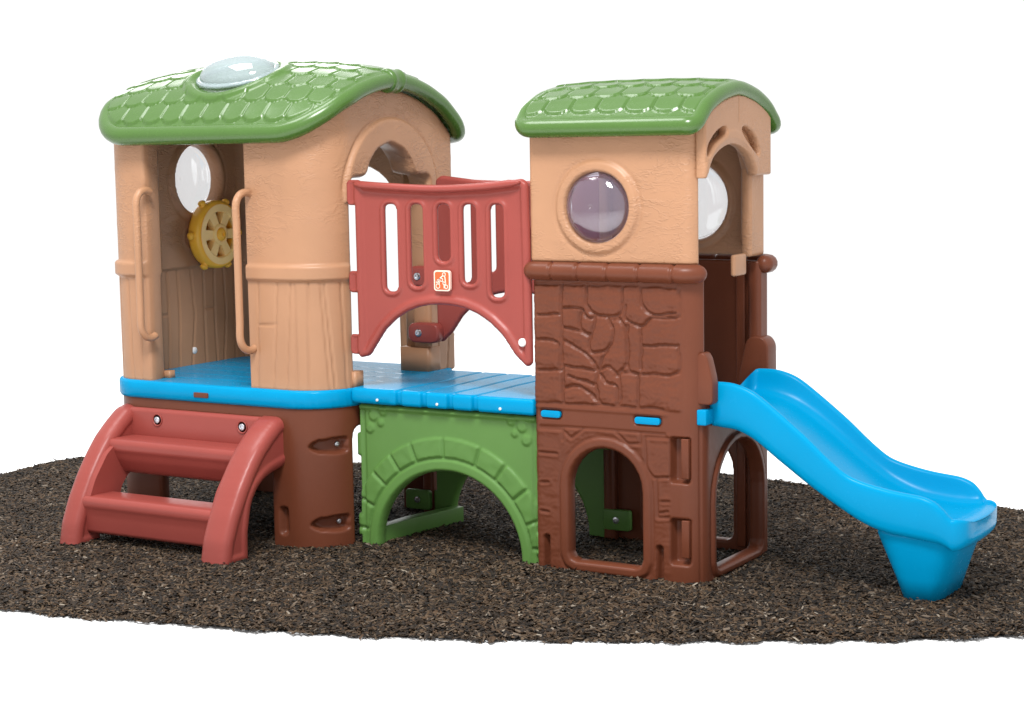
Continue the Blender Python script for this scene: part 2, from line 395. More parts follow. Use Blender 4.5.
# log rail around the top of the brown wall
def log_rail(qa, qb, z, grooves, name='log_rim'):
    g = Geo(); n = 170; path = []; rad = []
    for i in range(n+1):
        q = qa+(qb-qa)*i/n
        x, y, nx, ny = [float(v) for v in PR.at(q)]
        path.append((x+nx*.006, y+ny*.006, z))
        r = .037
        for gq in grooves: r -= .007*math.exp(-((q-gq)/.006)**2)
        e = min(q-qa, qb-q)
        if e < .037: r *= math.sqrt(max(.02, 1-(1-e/.037)**2))
        rad.append(r)
    g.tube(path, rad, 14, up=(0, 0, 1)); return g.build(name, M['brown'], rt_base)
log_rail(PR.front(-.0)-.035, PR.right(.055), 1.187, [f0+v for v in (.092, .21, .34, .475, .62)])
log_rail(PR.right(.565), PR.back(-.0)+.03, 1.187, [PR.back(v) for v in (.12, .3, .48, .62)])
# blue tabs of the floor showing through the slots
for a, b in ((.020, .120), (.438, .558)):
    g = Geo(); g.prism(rpoly([(a+.006, .606), (b-.006, .606), (b-.006, .633), (a+.006, .633)], .013), 'y', -.004, .03)
    g.build('floor_tab', M['blue'], root, bevel=.002, sharp=30)
# ribs inside the two corner recesses
for a, b in ((.405, .560), (.098, .244)):
    g = Geo(); g.box((.640, -.001, a), (.672, .04, b))
    g.build('latch_post', M['brown'], rt_base, bevel=.004, sharp=40)
# two brackets holding the slide
for y0, y1, pl in ((.030, .088, [(.680, .69), (.680, .84), (.692, .880), (.718, .893), (.736, .870), (.757, .785), (.757, .69)]),
                   (.555, .645, [(.625, .69), (.630, .75), (.660, .880), (.690, .900), (.735, .895), (.756, .865), (.758, .69)])):
    g = Geo(); g.prism(rpoly(pl, .02), 'y', y0, y1); g.build('slide_bracket', M['brown'], rt_base, bevel=.010, sharp=50)
# vertical posts inside the passage, back inner wall ribs
for q in (((.60, .592, .02), (.64, .615, 1.15)), ((.30, .592, .70), (.34, .613, 1.15))):
    g = Geo(); g.box(*q); g.build('inner_rib', M['brown'], rt_base, bevel=.006, sharp=40)

# floor of the right tower
g = Geo(); g.prism(rpoly([(.045, .045), (.70, .045), (.70, .61), (.045, .61)], .03), 'z', .60, .668)
g.build('floor_panel', M['blue'], root, bevel=.006, sharp=40)

# upper peach wall
PU = Plan(-.016, W-.010, -.004, DP-.004, (.055, .03, .03, .025))
u0 = PU.front(0); ur = PU.right(0)
def circ(cx, cz, r, n=40): return [(cx+r*math.cos(2*math.pi*k/n), cz+r*math.sin(2*math.pi*k/n)) for k in range(n)]
UCX, UCZ, UR_ = .291, 1.437, .134
upwin = circ(u0+UCX, UCZ, UR_)
upback = [(PU.back(.40)+a, b) for a, b in circ(0, 1.437, .158)]
upside = shift([(.035, 1.1), (.50, 1.1), (.50, 1.57), (.46, 1.64), (.38, 1.72), (.29, 1.74), (.2, 1.72), (.11, 1.68), (.035, 1.60)], ur)
upleft = [(PU.left(a), b) for a, b in [(.07, 1.1), (.07, 1.55), (.15, 1.66), (.32, 1.71), (.49, 1.66), (.57, 1.55), (.57, 1.1)]]
cR_ = ([-.1, -.05, 0, .05, .12, .2, .325, .45, .53, .60, .65, .70, .75], [1.735, 1.742, 1.776, 1.812, 1.842, 1.865, 1.882, 1.865, 1.842, 1.812, 1.776, 1.742, 1.735])
_pr = spline(np.array(cR_).T, 8, False)
def cR(y): return np.interp(y, _pr[:, 0], _pr[:, 1])
def up_sdf(S, T):
    x, y, _, _ = PU.at(S)
    d = np.maximum(T-(cR(y)-.028), 1.222-T)
    for p in (upwin, upback, upside, upleft): d = np.maximum(d, -sdpoly(S, T, p))
    return d
def ring_relief(S, T, c, r0_, r1_, h):
    d = np.hypot(S-c[0], T-c[1]); return h*smooth(d, r0_-.006, r0_+.012)*(1-smooth(d, r1_-.018, r1_)) - .004*np.exp(-((d-r1_-.004)/.006)**2)
def crease(S, T):
    """shallow trowelled creases moulded into the upper walls"""
    a = np.sin(S*23+2.2*np.sin(T*13+1.3)+1.5*np.sin(S*7))
    b = np.sin(T*58+2.6*np.sin(S*19+.7)+1.2*np.sin(S*43+T*11))
    return .0008*np.maximum(b, 0)**2*smooth(a, -.2, .8)
def up_relief(S, T):
    return ring_relief(S, T, (u0+UCX, UCZ), UR_, .185, .012)+crease(S, T)*smooth(np.hypot(S-u0-UCX, T-UCZ), .18, .21)*(1-smooth(S-u0, .60, .64))
rt_wall = shell('tower_wall', M['peach'], root, -PU.afl, PU.L-PU.afl, 1.20, 1.90, .0062, up_sdf, PU.fmap(), .045, .010, up_relief,
                irelief=lambda S, T: ring_relief(S, T, (PU.back(.40), 1.437), .158, .195, .010), periodic=True)
tag(rt_wall, 'peach upper wall of the slide tower with a round bubble window')
# peach post clip hanging over the brown rim
g = Geo(); g.box((.695, .330, 1.155), (.716, .445, 1.24))
g.build('wall_clip', M['peach'], rt_wall, bevel=.010, sharp=40)

# gable on the slide side: arched panel with two slots
gab = [(.010, 1.700), (.010, 1.545), (.034, 1.545)]
inner = spline([(.030, 1.545), (.065, 1.605), (.157, 1.652), (.271, 1.670), (.387, 1.640), (.450, 1.588), (.480, 1.545)], 5, False)
gab += [tuple(p) for p in inner]+[(.596, 1.545), (.622, 1.545), (.622, 1.70)]
topc = [(.622-(.612)*k/20, float(cR(.622-(.612)*k/20))-.025) for k in range(21)]
gab += topc
gslots = [rpoly(spline(q, 3), .004) for q in ([(.030, 1.632), (.040, 1.668), (.105, 1.714), (.181, 1.737), (.206, 1.724), (.190, 1.703), (.105, 1.672), (.048, 1.632)],
          [(.352, 1.734), (.392, 1.734), (.470, 1.697), (.508, 1.640), (.495, 1.625), (.455, 1.643), (.376, 1.690), (.346, 1.715)])]
def gab_sdf(S, T):
    d = sdpoly(S, T, gab)
    for p in gslots: d = np.maximum(d, -sdpoly(S, T, p))
    return d
def gab_rel(S, T):
    h = 0
    dl = np.abs(sdline(S, T, [[tuple(p) for p in inner+np.array([0, .035])]])); h = h+.004*(1-smooth(dl, .014, .022))
    return h-.003*np.exp(-((S-.31)/.002)**2)*(T > 1.75)
gable = shell('gable_panel', M['peach'], root, -.03, .66, 1.52, 1.90, .005, gab_sdf, plane_map('yz', .744), .042, .008, gab_rel)

# bubble windows
def bubble(name, center, axis, r, bulge, mt, parent, lip=.012, n=40):
    g = Geo(); prof = [(r+lip, -.004), (r+lip, .002), (r, .003)]
    m = 12
    for k in range(1, m+1):
        a = k/m*math.pi/2; prof.append((r*math.cos(a), .003+bulge*math.sin(a)))
    ins = [(max(p-.004, 0), h-.004) for p, h in prof[::-1]]
    prof = prof+ins[:-2]+[(r-.006, -.004)]
    A = Vector(axis).normalized(); u = A.orthogonal().normalized(); w = A.cross(u); O = Vector(center)
    v = []; f = []
    for rr, h in prof:
        for k in range(n):
            a = 2*math.pi*k/n; v.append(O+A*h+(u*math.cos(a)+w*math.sin(a))*max(rr, 1e-4))
    m = len(prof)
    for i in range(m):
        j = (i+1) % m
        for k in range(n): f.append((i*n+k, i*n+(k+1) % n, j*n+(k+1) % n, j*n+k))
    g.add(v, f)
    return g.build(name, mt, parent)
tag(bubble('window', (UCX, -.004-.006+.012, UCZ), (0, -1, 0), UR_-.002, .055, M['clear'], rt_wall), 'clear domed round window on the front')
bubble('window', (.40, DP-.02, 1.437), (0, 1, 0), .156, .05, M['pane'], rt_wall)

# ================================================================== ROOFS
def roof(name, parent, x0, x1, y0, y1, r, cfun, rl, tabw, tabh, rows_off, ring=None, label=None, crown=0.):
    xm, ym, hx, hy = (x0+x1)/2, (y0+y1)/2, (x1-x0)/2, (y1-y0)/2
    def top(x, y): return cfun(y)+rl*.72+crown*(1-np.minimum(np.abs((x-xm)/hx), 1)**3.2)*(1-np.minimum(np.abs((y-ym)/hy), 1)**3)
    P = Plan(x0, x1, y0, y1, r); per = [tuple(float(v) for v in P.at(q)[:2]) for q in np.linspace(0, P.L, 120, endpoint=False)]
    # arc length over the profile
    ys = np.linspace(y0-.1, y1+.1, 400); zs = cfun(ys); al = np.concatenate([[0], np.cumsum(np.hypot(np.diff(ys), np.diff(zs)))])
    mid = (y0+y1)/2; am = float(np.interp(mid, ys, al)); a0 = float(np.interp(y0, ys, al))
    def sdf(S, T): return sdpoly(S, T, per)
    def relief(S, T):
        d = -sdpoly(S, T, per)
        a = np.interp(T, ys, al)-a0; a = np.where(T > mid, 2*(am-a0)-a, a)-rows_off   # distance up from either eave
        k = np.floor(a/tabh)
        def tab(kk):
            u = np.mod((S-x0)/tabw+.5*np.mod(kk, 2), 1)-.5
            edge = kk*tabh+tabh*.30*np.abs(2*u)**2.6          # lower edge of this row, rounded tab
            return u, a-edge
        u, t = tab(k)
        u2, t2 = tab(k-1)
        own = t >= 0; uu = np.where(own, u, u2); tt = np.where(own, t, t2)
        side = (.5-np.abs(uu))*tabw
        e1 = np.minimum(side, tt)
        h = .0005+.0085*smooth(e1, .0005, .0060)*(1-.75*np.clip(tt/(tabh*1.2), 0, 1))
        h = h-.004*np.exp(-(np.maximum(e1, 0)/.0035)**2)
        h = np.where((a < 0) | (~own & (k < 1)), 0, h)
        h = h*smooth(d, .026, .036)
        h = h+.003*(1-smooth(d, .020, .032))
        if ring:
            cx, cy, rx, ry = ring; e = (np.hypot((S-cx)/rx, (T-cy)/ry)-1)*min(rx, ry)
            h = h*smooth(e, .0, .03)
            h = h+.020*np.exp(-(np.abs(e)/.019)**3)-.008*(1-smooth(e, -.05, -.02))
        return h
    def fm(s, t):
        z = top(s, t); dz = (top(s, t+.002)-top(s, t-.002))/.004; dx = (top(s+.002, t)-top(s-.002, t))/.004
        n = np.stack([-dx, -dz, 1+0*s], -1); n /= np.linalg.norm(n, axis=1)[:, None]
        # sheet rolls over at its border
        return np.stack([s, t, z], -1), n
    def lip(g):
        path = []; rads = []
        m = 300
        for i in range(m):
            x, y, nx, ny = [float(v) for v in P.at(P.L*i/m)]
            path.append((x-nx*rl*.55, y-ny*rl*.55, float(cfun(y-ny*rl*.55)))); rads.append(rl*(1-.16*abs(nx)**2))
        n0 = len(g.v); h = Geo(); h.tube(path, rads, 18, closed=True, up=(0, 0, 1))
        # orientation outward
        g.add(h.v, [q[::-1] for q in h.f])
    o = shell(name, M['roof'], parent, x0-.01, x1+.01, y0-.01, y1+.01, .0052, sdf, fm, .032, .028, relief, extra=lip, ier=.01)
    if label: tag(o, label)
    return o
roofR = roof('roof', root, -.060, .748, -.072, .745, (.05, .08, .10, .10), cR, .036, .118, .096, .056, crown=.016, label='smaller green shingled roof over the slide tower')

YC = .32
_off = [0, .12, .23, .30, .37, .45, .50, .54, .62]; _zz = [1.960, 1.947, 1.920, 1.894, 1.862, 1.806, 1.764, 1.734, 1.722]
_pl = spline(np.array([[-a for a in _off[::-1]]+_off[1:], _zz[::-1]+_zz[1:]]).T, 8, False)
def cL(y): return np.interp(np.asarray(y)-YC, _pl[:, 0], _pl[:, 1])
RING = (-1.525, .075, .235, .165)
roofL = roof('roof', root, -2.195, -.850, -.225, .908, (.26, .12, .2, .26), cL, .041, .112, .098, .038, ring=RING, crown=.062, label='larger green shingled roof with a clear skylight dome')
def topL(x, y): return cL(y)+.041*.72+.062*(1-np.minimum(np.abs((x+1.5225)/.6725), 1)**3.2)*(1-np.minimum(np.abs((y-.33)/.555), 1)**3)
# saddle collar on the gable end of the big roof
g = Geo(); P = []
for k in range(13):
    a = R(-100+200*k/12); x = -.872
    P.append((x+.052*math.cos(a), .32, float(cL(.32))+.052*math.sin(a)))
h = Geo()
path = [(-.885, y, float(cL(y))) for y in np.linspace(.275, .375, 13)]
g.tube(path, [.046, .0505, .053, .0515, .049, .0485, .048, .0485, .049, .0515, .053, .0505, .046], 24, up=(0, 0, 1))
g.build('roof_collar', M['roof'], roofL)
# skylight dome
def dome():
    g = Geo(); n = 48; m = 12; v = []; f = []
    cx, cy, rx, ry = RING; rx -= .046; ry -= .038
    def surf(x, y): return float(topL(x, y))+.004
    rings = [(1.05, 0.)]+[(math.cos(k/m*math.pi/2), .085*math.sin(k/m*math.pi/2)) for k in range(m+1)]
    dz = float(topL(cx, cy+.05)-topL(cx, cy-.05))/.1
    nv = Vector((0, -dz, 1)).normalized(); tv = Vector((0, 1, dz)).normalized(); O = Vector((cx, cy, surf(cx, cy)-.006))
    for side in (0, 1):
        for q, h in (rings if side == 0 else rings[::-1]):
            for k in range(n):
                a = 2*math.pi*k/n; q2 = q*(1-.02*side)
                v.append(O+Vector((1, 0, 0))*rx*q2*math.cos(a)+tv*ry*q2*math.sin(a)+nv*(h-.003*side))
    mm = 2*len(rings)
    for i in range(mm):
        j = (i+1) % mm
        for k in range(n): f.append((i*n+k, i*n+(k+1) % n, j*n+(k+1) % n, j*n+k))
    g.add(v, f); return g.build('skylight', M['skylight'], roofL)
dome()
# pale seat of the skylight
g = Geo(); cx, cy, rx, ry = RING
dz = float(topL(cx, cy+.05)-topL(cx, cy-.05))/.1; n = 48; v = []; 
for q, h in ((.86, .036), (.86, .050), (.77, .052), (.75, .044)):
    for k in range(n):
        a = 2*math.pi*k/n; v.append((cx+rx*q*math.cos(a), cy+ry*q*math.sin(a), float(topL(cx, cy))-.040+dz*ry*q*math.sin(a)+h))
f = [(i*n+k, i*n+(k+1) % n, ((i+1) % 4)*n+(k+1) % n, ((i+1) % 4)*n+k) for i in range(4) for k in range(n)]
g.add(v, f); g.build('skylight_flange', M['skylight'], roofL)

# ================================================================== LEFT TOWER
BX0, BX1, BY0, BY1 = -2.145, -.905, -.165, .80
PB = Plan(BX0, BX1, BY0, BY1, (.215, .06, .15, .18))
bf = PB.front(0); br = PB.right(0)
def base_sdf(S, T):
    d = np.maximum(T-.597, -.03-T)
    fr = shift(rpoly([(-1.835, -.2), (-1.215, -.2), (-1.215, .520), (-1.835, .520)], .03), bf)
    ri = shift(rpoly([(.015, -.2), (.60, -.2), (.60, .50), (.015, .50)], .05), br)
    ba = [(PB.back(a), b) for a, b in arch(-1.90, -1.17, -.2, .30, .50)]
    le = [(PB.left(a), b) for a, b in arch(.02, .62, -.2, .30, .50)]
    for p in (fr, ri, ba, le): d = np.maximum(d, -sdpoly(S, T, p))
    return d
# screw pockets on the rounded front corner
pocket = []
for z in (.425, .088):
    pocket.append(rpoly([(.04, z-.036), (.19, z-.030), (.19, z+.034), (.09, z+.034), (.04, z+.012)], [.03, .008, .008, .03, .02]))
corner0 = PB.lx
pk = []
for z in (.428, .095):
    pk.append(spline([(corner0+.095, z), (corner0+.125, z+.026), (corner0+.18, z+.034), (corner0+.262, z+.036), (corner0+.267, z), (corner0+.262, z-.030), (corner0+.17, z-.032), (corner0+.12, z-.022)], 4))
pk2 = rpoly([(corner0-.055, .045), (corner0-.012, .045), (corner0-.012, .165), (corner0-.055, .165)], .018)
def base_rel(S, T):
    h = 0*S
    for p in pk: h -= .045*(1-smooth(sdpoly(S, T, p), -.009, .001))
    h -= .030*(1-smooth(sdpoly(S, T, pk2), -.008, .004))
    h += .006*smooth(T, .548, .556)*(1-smooth(T, .585, .60))*0
    return h
lt_base = shell('tower_base', M['brown'], root, -PB.afl, PB.L-PB.afl, -.035, .605, .0065, base_sdf, PB.fmap(), .055, .012, base_rel, periodic=True)
tag(lt_base, 'plain brown base under the blue floor of the larger tower')
for z in (.430, .097):
    x, y, nx, ny = [float(v) for v in PB.at(corner0+.235)]
    screw(lt_base, (x-nx*.040, y-ny*.040, z), (nx, ny, 0))

# blue floor of the left tower
PD = Plan(-2.158, -.893, -.18, .815, (.225, .07, .16, .19))
pdo = [tuple(float(v) for v in PD.at(q)[:2]) for q in np.linspace(0, PD.L, 140, endpoint=False)]
def deck_rel(S, T):
    h = 0*S
    for k, yy in enumerate((-.02, .11, .24, .37, .50, .63)):
        h -= .006*np.exp(-((T-yy+.01*np.sin(S*9+k))/.004)**2)*(S > -2.0)
    return h
deckL = shell('floor_panel', M['blue'], root, -2.19, -.88, -.195, .83, .008, lambda S, T: sdpoly(S, T, pdo), plane_map('xy', .668), .078, .012, deck_rel)
g = Geo(); g.prism(rpoly([(-1.615, .612), (-1.535, .612), (-1.535, .634), (-1.615, .634)], .005), 'y', -.186, -.15)
tag(g.build('latch', M['brown'], deckL, bevel=.002, sharp=30), 'small brown latch in the blue floor edge')

# peach walls of the left tower
PL = Plan(-2.145, -.91, -.155, .840, (.205, .035, .14, .17))
lf = PL.front(0); lr = PL.right(0); TH = .05
door = shift(rpoly([(-1.880, .5), (-1.325, .5), (-1.325, 1.76), (-1.880, 1.76)], .02), lf)
archp = [(.035, .5), (.62, .5), (.62, 1.535), (.60, 1.55), (.515, 1.552), (.495, 1.57), (.475, 1.615), (.42, 1.665), (.325, 1.695), (.23, 1.665), (.175, 1.615), (.155, 1.57), (.135, 1.552), (.05, 1.55), (.035, 1.535)]
archp = rpoly(archp, .02, 3); archs = [(a+lr, b) for a, b in archp]
backdoor = [(PL.back(a), b) for a, b in arch(-1.70, -1.20, .5, 1.40, 1.60)]
LWIN = (PL.left(.435), 1.540, .156)
lwin = circ(LWIN[0], LWIN[1], LWIN[2])
def lt_sdf(S, T):
    x, y, _, _ = PL.at(S)
    d = np.maximum((T-(cL(y)-.030))*.93, .655-T)
    for p in (door, archs, lwin, backdoor): d = np.maximum(d, -sdpoly(S, T, p))
    return d
plk = [[(-1.26, 1.12), (-1.278, .66)], [(-1.161, 1.12), (-1.194, .66)], [(-1.168, .943), (-1.267, .939)], [(-1.093, 1.12), (-1.125, .66)], [(-1.075, 1.12), (-1.070, .66)],
       [(-1.011, 1.12), (-1.02, .66)], [(-.96, 1.12), (-.93, .66)], [(-.945, 1.12), (-.905, .66)], [(-.87, 1.12), (-.85, .66)],
       [(-1.92, 1.12), (-1.935, .66)], [(-2.0, 1.12), (-1.985, .66)], [(-2.07, 1.12), (-2.08, .66)], [(-2.13, 1.12), (-2.12, .66)]]
plk = [[(a+lf, b) for a, b in l] for l in plk]
def extra_planks():
    out = []; r = random.Random(3); s = lr+.10
    while s < PL.L+lf-2.16:
        k = r.uniform(-.012, .012); out.append([(s, 1.12), (s+k+r.uniform(-.01, .01), .9), (s-k, .66)])
        if r.random() < .4: z = r.uniform(.8, 1.0); out.append([(s, z), (s+.08, z)])
        s += r.uniform(.065, .095)
    return out
plk2 = extra_planks()
def ring_d(S, T):
    # arch moulding around the bridge doorway: distance outside an elliptical band
    u = (S-lr-.345)/.345; v = (T-1.47)/.335
    return (np.hypot(u, v)-1)*.34
def plank_h(S, T, lines):
    d = sdline(S, T, lines); z = 1-smooth(T, 1.118, 1.128)
    return -.0075*np.exp(-(d/.0036)**2)*z
def lt_relief(S, T):
    x, y, nx, ny = PL.at(S)
    Sp = S
    band = smooth(T, 1.125, 1.133)*(1-smooth(T, 1.188, 1.196))
    inside_arch = sdpoly(S, T, archs)
    away = smooth(inside_arch, .0, .03)
    h = .017*band*away
    h += plank_h(Sp, T, plk+plk2)*away
    rd = ring_d(S, T)
    h += .015*smooth(-rd, -.004, .014)*(T > 1.45)*(inside_arch > -.01)
    h -= .006*np.exp(-((rd-.006)/.006)**2)*(T > 1.50)
    h += crease(S, T)*smooth(T, 1.2, 1.23)*smooth(rd, .0, .03)
    h -= ring_relief(S, T, LWIN[:2], LWIN[2], .2, .0)*0
    return h
def lt_irel(S, T):
    Sp = S
    h = 1*plank_h(Sp, T, plk2)+.010*smooth(T, 1.125, 1.133)
    h = h+.052*(1-smooth(np.minimum(sdpoly(S, T, door), sdpoly(S, T, archs)), .06, .075))
    h = h+ring_relief(S, T, LWIN[:2], LWIN[2], .20, .012)
    c = (PL.left(.38), 1.27); d = np.hypot(S-c[0], T-c[1]); h = h+.006*np.exp(-((d-.055)/.007)**2)+.005*np.exp(-((d-.03)/.006)**2)
    return h
def jambs(g):
    h = Geo()
    h.prism(rpoly([(-1.055, .632), (-.965, .632), (-.965, .74), (-1.055, .74)], .018), 'z', .66, 1.60)   # deep back jamb
    h.prism(rpoly([(-1.07, .598), (-.905, .598), (-.905, .70), (-1.07, .70)], .02), 'z', .66, .775)   # its foot
    h.prism(rpoly([(-.985, .02), (-.893, .02), (-.893, .085), (-.985, .085)], .015), 'z', .66, .735)     # foot of the front panel
    h.prism(rpoly([(-1.90, -.06), (-1.858, -.06), (-1.858, -.02), (-1.90, -.02)], .012), 'z', .66, .70)
    g.add(h.v, h.f)
lt_wall = shell('tower_wall', M['peach'], root, -PL.afl, PL.L-PL.afl, .64, 2.0, .0068, lt_sdf, PL.fmap(), TH, .012, lt_relief, irelief=lt_irel, periodic=True, extra=jambs)
tag(lt_wall, 'peach plank and plaster wall of the larger tower')
wl = bubble('window', (-2.140, .435, 1.540), (-1, 0, 0), .160, .05, M['pane'], lt_wall)
# white plugs
for p, a in (((-2.100, .385, .735), (1, 0, 0)),):
    g = Geo(); g.lathe([(.017, -.01), (.017, .004), (.012, .008), (0, .008)], p, a, 20); g.build('plug', M['white'], lt_wall, sharp=40)
g = Geo(); g.lathe([(.011, -.01), (.011, .004), (.008, .006), (0, .006)], (-1.06+.0, -.150, .72), (0, -1, 0), 16)
# handles
def handle(x, ztop, zbot, yw, out, side):
    g = Geo(); y = yw-out
    P = [(x+side*.022, yw+.01, ztop-.005), (x+side*.020, yw-.018, ztop+.004), (x+side*.010, yw-out*.72, ztop-.006), (x, y, ztop-.045), (x, y, ztop-.12)]
    P += [(x, y, ztop+(zbot-ztop)*k/10) for k in range(3, 8)]
    P += [(x, y, zbot+.12), (x, y, zbot+.045), (x+side*.010, yw-out*.72, zbot+.006), (x+side*.020, yw-.018, zbot-.004), (x+side*.022, yw+.01, zbot+.005)]
    S = spline(P, 4, False); g.tube([tuple(p) for p in S], .0165, 14, up=(1, 0, 0))
    g.build('handle', M['peach'], lt_wall)
handle(-1.865, 1.505, .865, -.155, .070, .5)
handle(-1.305, 1.495, .835, -.155, .075, .5)
# recessed grip plates beside the handles
# yellow steering wheel on the left wall
def wheel():
    cx, cy, cz = -2.0, .484, 1.280; A = (1, 0, 0)
    g = Geo()
    g.lathe([(.112, -.062), (.155, -.062), (.160, -.05), (.160, -.012), (.150, 0), (.142, .002), (.112, .002), (.107, -.006), (.107, -.055)], (cx, cy, cz), A, 48)
    # open ring: cut caps
    g.f = g.f[:-2]; n = 48; m = 9
    for k in range(n): g.f.append(((m-1)*n+k, (m-1)*n+(k+1) % n, (k+1) % n, k))
    for k in range(6):
        a = 2*math.pi*(k+.0)/6; y, z = cy+.158*math.cos(a), cz+.158*math.sin(a)
        d = (0, math.cos(a), math.sin(a))
        g.lathe([(.020, -.01), (.018, .004), (.014, .006), (.019, .012), (.019, .018), (.010, .026), (0, .027)], (cx-.033, y, z), d, 14)
    w = g.build('steering_wheel', M['yellow'], root)
    tag(w, 'yellow ship wheel on the inside wall')
    # pale spokes and inner face
    g = Geo()
    rim = [(.108, -.03), (.140, .0035), (.142, .006), (.112, .007), (.106, .0)]
    g.lathe(rim, (cx, cy, cz), A, 48); g.f = g.f[:-2]
    for k in range(n): g.f.append((4*n+k, 4*n+(k+1) % n, (k+1) % n, k))
    for k in range(6):
        a = 2*math.pi*k/6; ca, sa = math.cos(a), math.sin(a); hw0, hw1 = .018, .026
        q = [(.035, -hw0), (.112, -hw1), (.112, hw1), (.035, hw0)]
        g.prism([(cy+r_*ca-t_*sa, cz+r_*sa+t_*ca) for r_, t_ in q], 'x', cx-.035, cx+.001)
    g.lathe([(.050, -.04), (.050, .004), (.044, .009), (.036, .009), (.032, .004), (.0, .004)], (cx, cy, cz), A, 28)
    g.build('spokes', M['cream'], w, sharp=40)
    g = Geo(); g.lathe([(.030, 0), (.030, .010), (.022, .017), (.010, .019), (.008, .012), (0, .012)], (cx, cy, cz), A, 24); g.build('hub', M['yellow'], w, sharp=50)
    g = Geo(); g.lathe([(.115, -.12), (.115, -.058), (.0, -.058)], (cx, cy, cz), A, 36); g.build('back_plate', M['yellow'], w, sharp=40)
wheel()

# ================================================================== STEPS
prof = [(-.100, .566), (-.20, .545), (-.27, .497), (-.34, .440), (-.40, .372), (-.46, .290), (-.52, .190), (-.565, .090), (-.590, -.03),
        (-.405, -.03), (-.402, .10), (-.375, .215), (-.335, .270), (-.285, .303), (-.235, .320), (-.18, .330), (-.100, .350)]
prof = rpoly(prof, [.03]+[.02]*7+[.01, .01]+[.02]*5+[.02, .02], 3)
def stringer(x1, w, name, parent=None):
    def rel(S, T):
        d = -sdpoly(S, T, prof)
        return -.006*smooth(d, .045, .06)      # rounded bead along the edge, flatter cheek
    return shell(name, M['red'], parent, -.61, -.085, -.05, .58, .006, lambda S, T: sdpoly(S, T, prof), plane_map('yz', x1), w, .040, rel)
def treads():
    g = Geo()
    up = [(-.168, .424), (-.30, .428), (-.330, .424), (-.340, .408), (-.340, .380), (-.330, .364), (-.318, .335), (-.285, .285), (-.262, .268), (-.235, .270), (-.20, .30), (-.168, .32), (-.168, .36)]
    lo = [(-.345, .198), (-.470, .203), (-.500, .200), (-.513, .184), (-.513, .160), (-.507, .146), (-.501, .120), (-.496, .048), (-.480, .036), (-.44, .046), (-.40, .12), (-.345, .150)]
    pan = [(-.166, .548), (-.178, .548), (-.190, .536), (-.190, .43), (-.185, .38), (-.166, .38)]
    for q in (up, lo, pan):
        p = rpoly(q, .012, 4); g.prism([tuple(a) for a in p], 'x', -1.985, -1.24)
    ck = rpoly([(-.50, .19), (-.46, .27), (-.38, .37), (-.30, .42), (-.17, .42), (-.17, .285), (-.255, .262), (-.30, .215), (-.318, .15), (-.33, .05), (-.47, .05)], .02)
    for x0, x1 in ((-1.975, -1.948), (-1.272, -1.245)): g.prism([tuple(a) for a in ck], 'x', x0, x1)
    return g
g = treads()
st = g.build('steps', M['red'], root, sharp=35)
tag(st, 'brick red two-tread steps leading up to the larger tower')
a = stringer(-1.968, .108, 'stringer', st); a.location.x = 0
stringer(-1.138, .142, 'stringer', st)
# cheek mouldings facing each other are the same pieces; screws and cups on the back panel
for x in (-1.825, -1.345):
    g = Geo(); g.lathe([(.030, .001), (.028, .006), (.022, .002), (.021, -.004), (0, -.004)], (x, -.189, .500), (0, -1, 0), 24)
    g.build('screw_cup', M['red'], st)
    screw(st, (x, -.190, .500), (0, -1, 0), .015)

# ================================================================== BRIDGE
# deck
def bd_rel(S, T):
    h = 0*S
    for k, xx in enumerate((-.655, -.53, -.40, -.28)):
        h -= .008*np.exp(-((S-xx+.004*np.sin(T*14+k))/.006)**2)
    return h
bdo = [(-.896, -.012)]
for xx in (-.655, -.53, -.40, -.28):
    bdo += [(xx-.016, -.014), (xx-.008, .004), (xx+.008, .004), (xx+.016, -.014)]
bdo += [(-.002, -.014), (-.002, .665), (-.896, .665)]
bdeck = shell('bridge_deck', M['blue'], root, -.91, .012, -.03, .68, .006, lambda S, T: sdpoly(S, T, bdo), plane_map('xy', .674), .066, .014, bd_rel)
tag(bdeck, 'bright blue plank floor of the bridge')
for x in (-.76, -.46, -.156):
    screw(bdeck, (x, -.013, .628), (0, -1, 0), .006, 'white')

# green side panels
def bump_rel(xc, sgn=1):
    def f(S, T):
        u = S-xc
        d = np.hypot(u/.352, (T)/.345)
        e = (np.hypot(u, T*1.02)-.352)
        h = .010*(1-smooth(e, .042, .052))*(T > -.1)          # plain band round the arch
        ang = np.degrees(np.arctan2(T, u)); r = e
        inb = smooth(r, .056, .062)*(1-smooth(r, .136, .144))
        seg = np.array([8, 22, 38, 54, 70, 92, 112, 126, 140, 156, 171])
        g = np.full(S.shape, 1e9)
        for q in seg: g = np.minimum(g, np.abs(ang-q)*np.pi/180*(r+.352))
        h = h+.010*inb*smooth(g, .003, .010)
        h = h+.0009*inb*np.sin(S*61+2*np.sin(T*33))*np.sin(T*57+1.7*np.sin(S*41))
        for sx in (-1, 1):
            for (ax, az, rr) in ((.385, .50, .024), (.365, .555, .026), (.315, .575, .022), (.33, .525, .018)):
                dd = np.hypot(u-sx*ax, T-az); h = h+.007*(1-smooth(dd, rr-.007, rr))
        h = h+.010*smooth(T, .575, .585)                        # top flange
        h = h-.008*(smooth(np.abs(u), .408, .414))*(1-smooth(np.abs(u), .425, .43))*(T < .575)
        return h
    return f
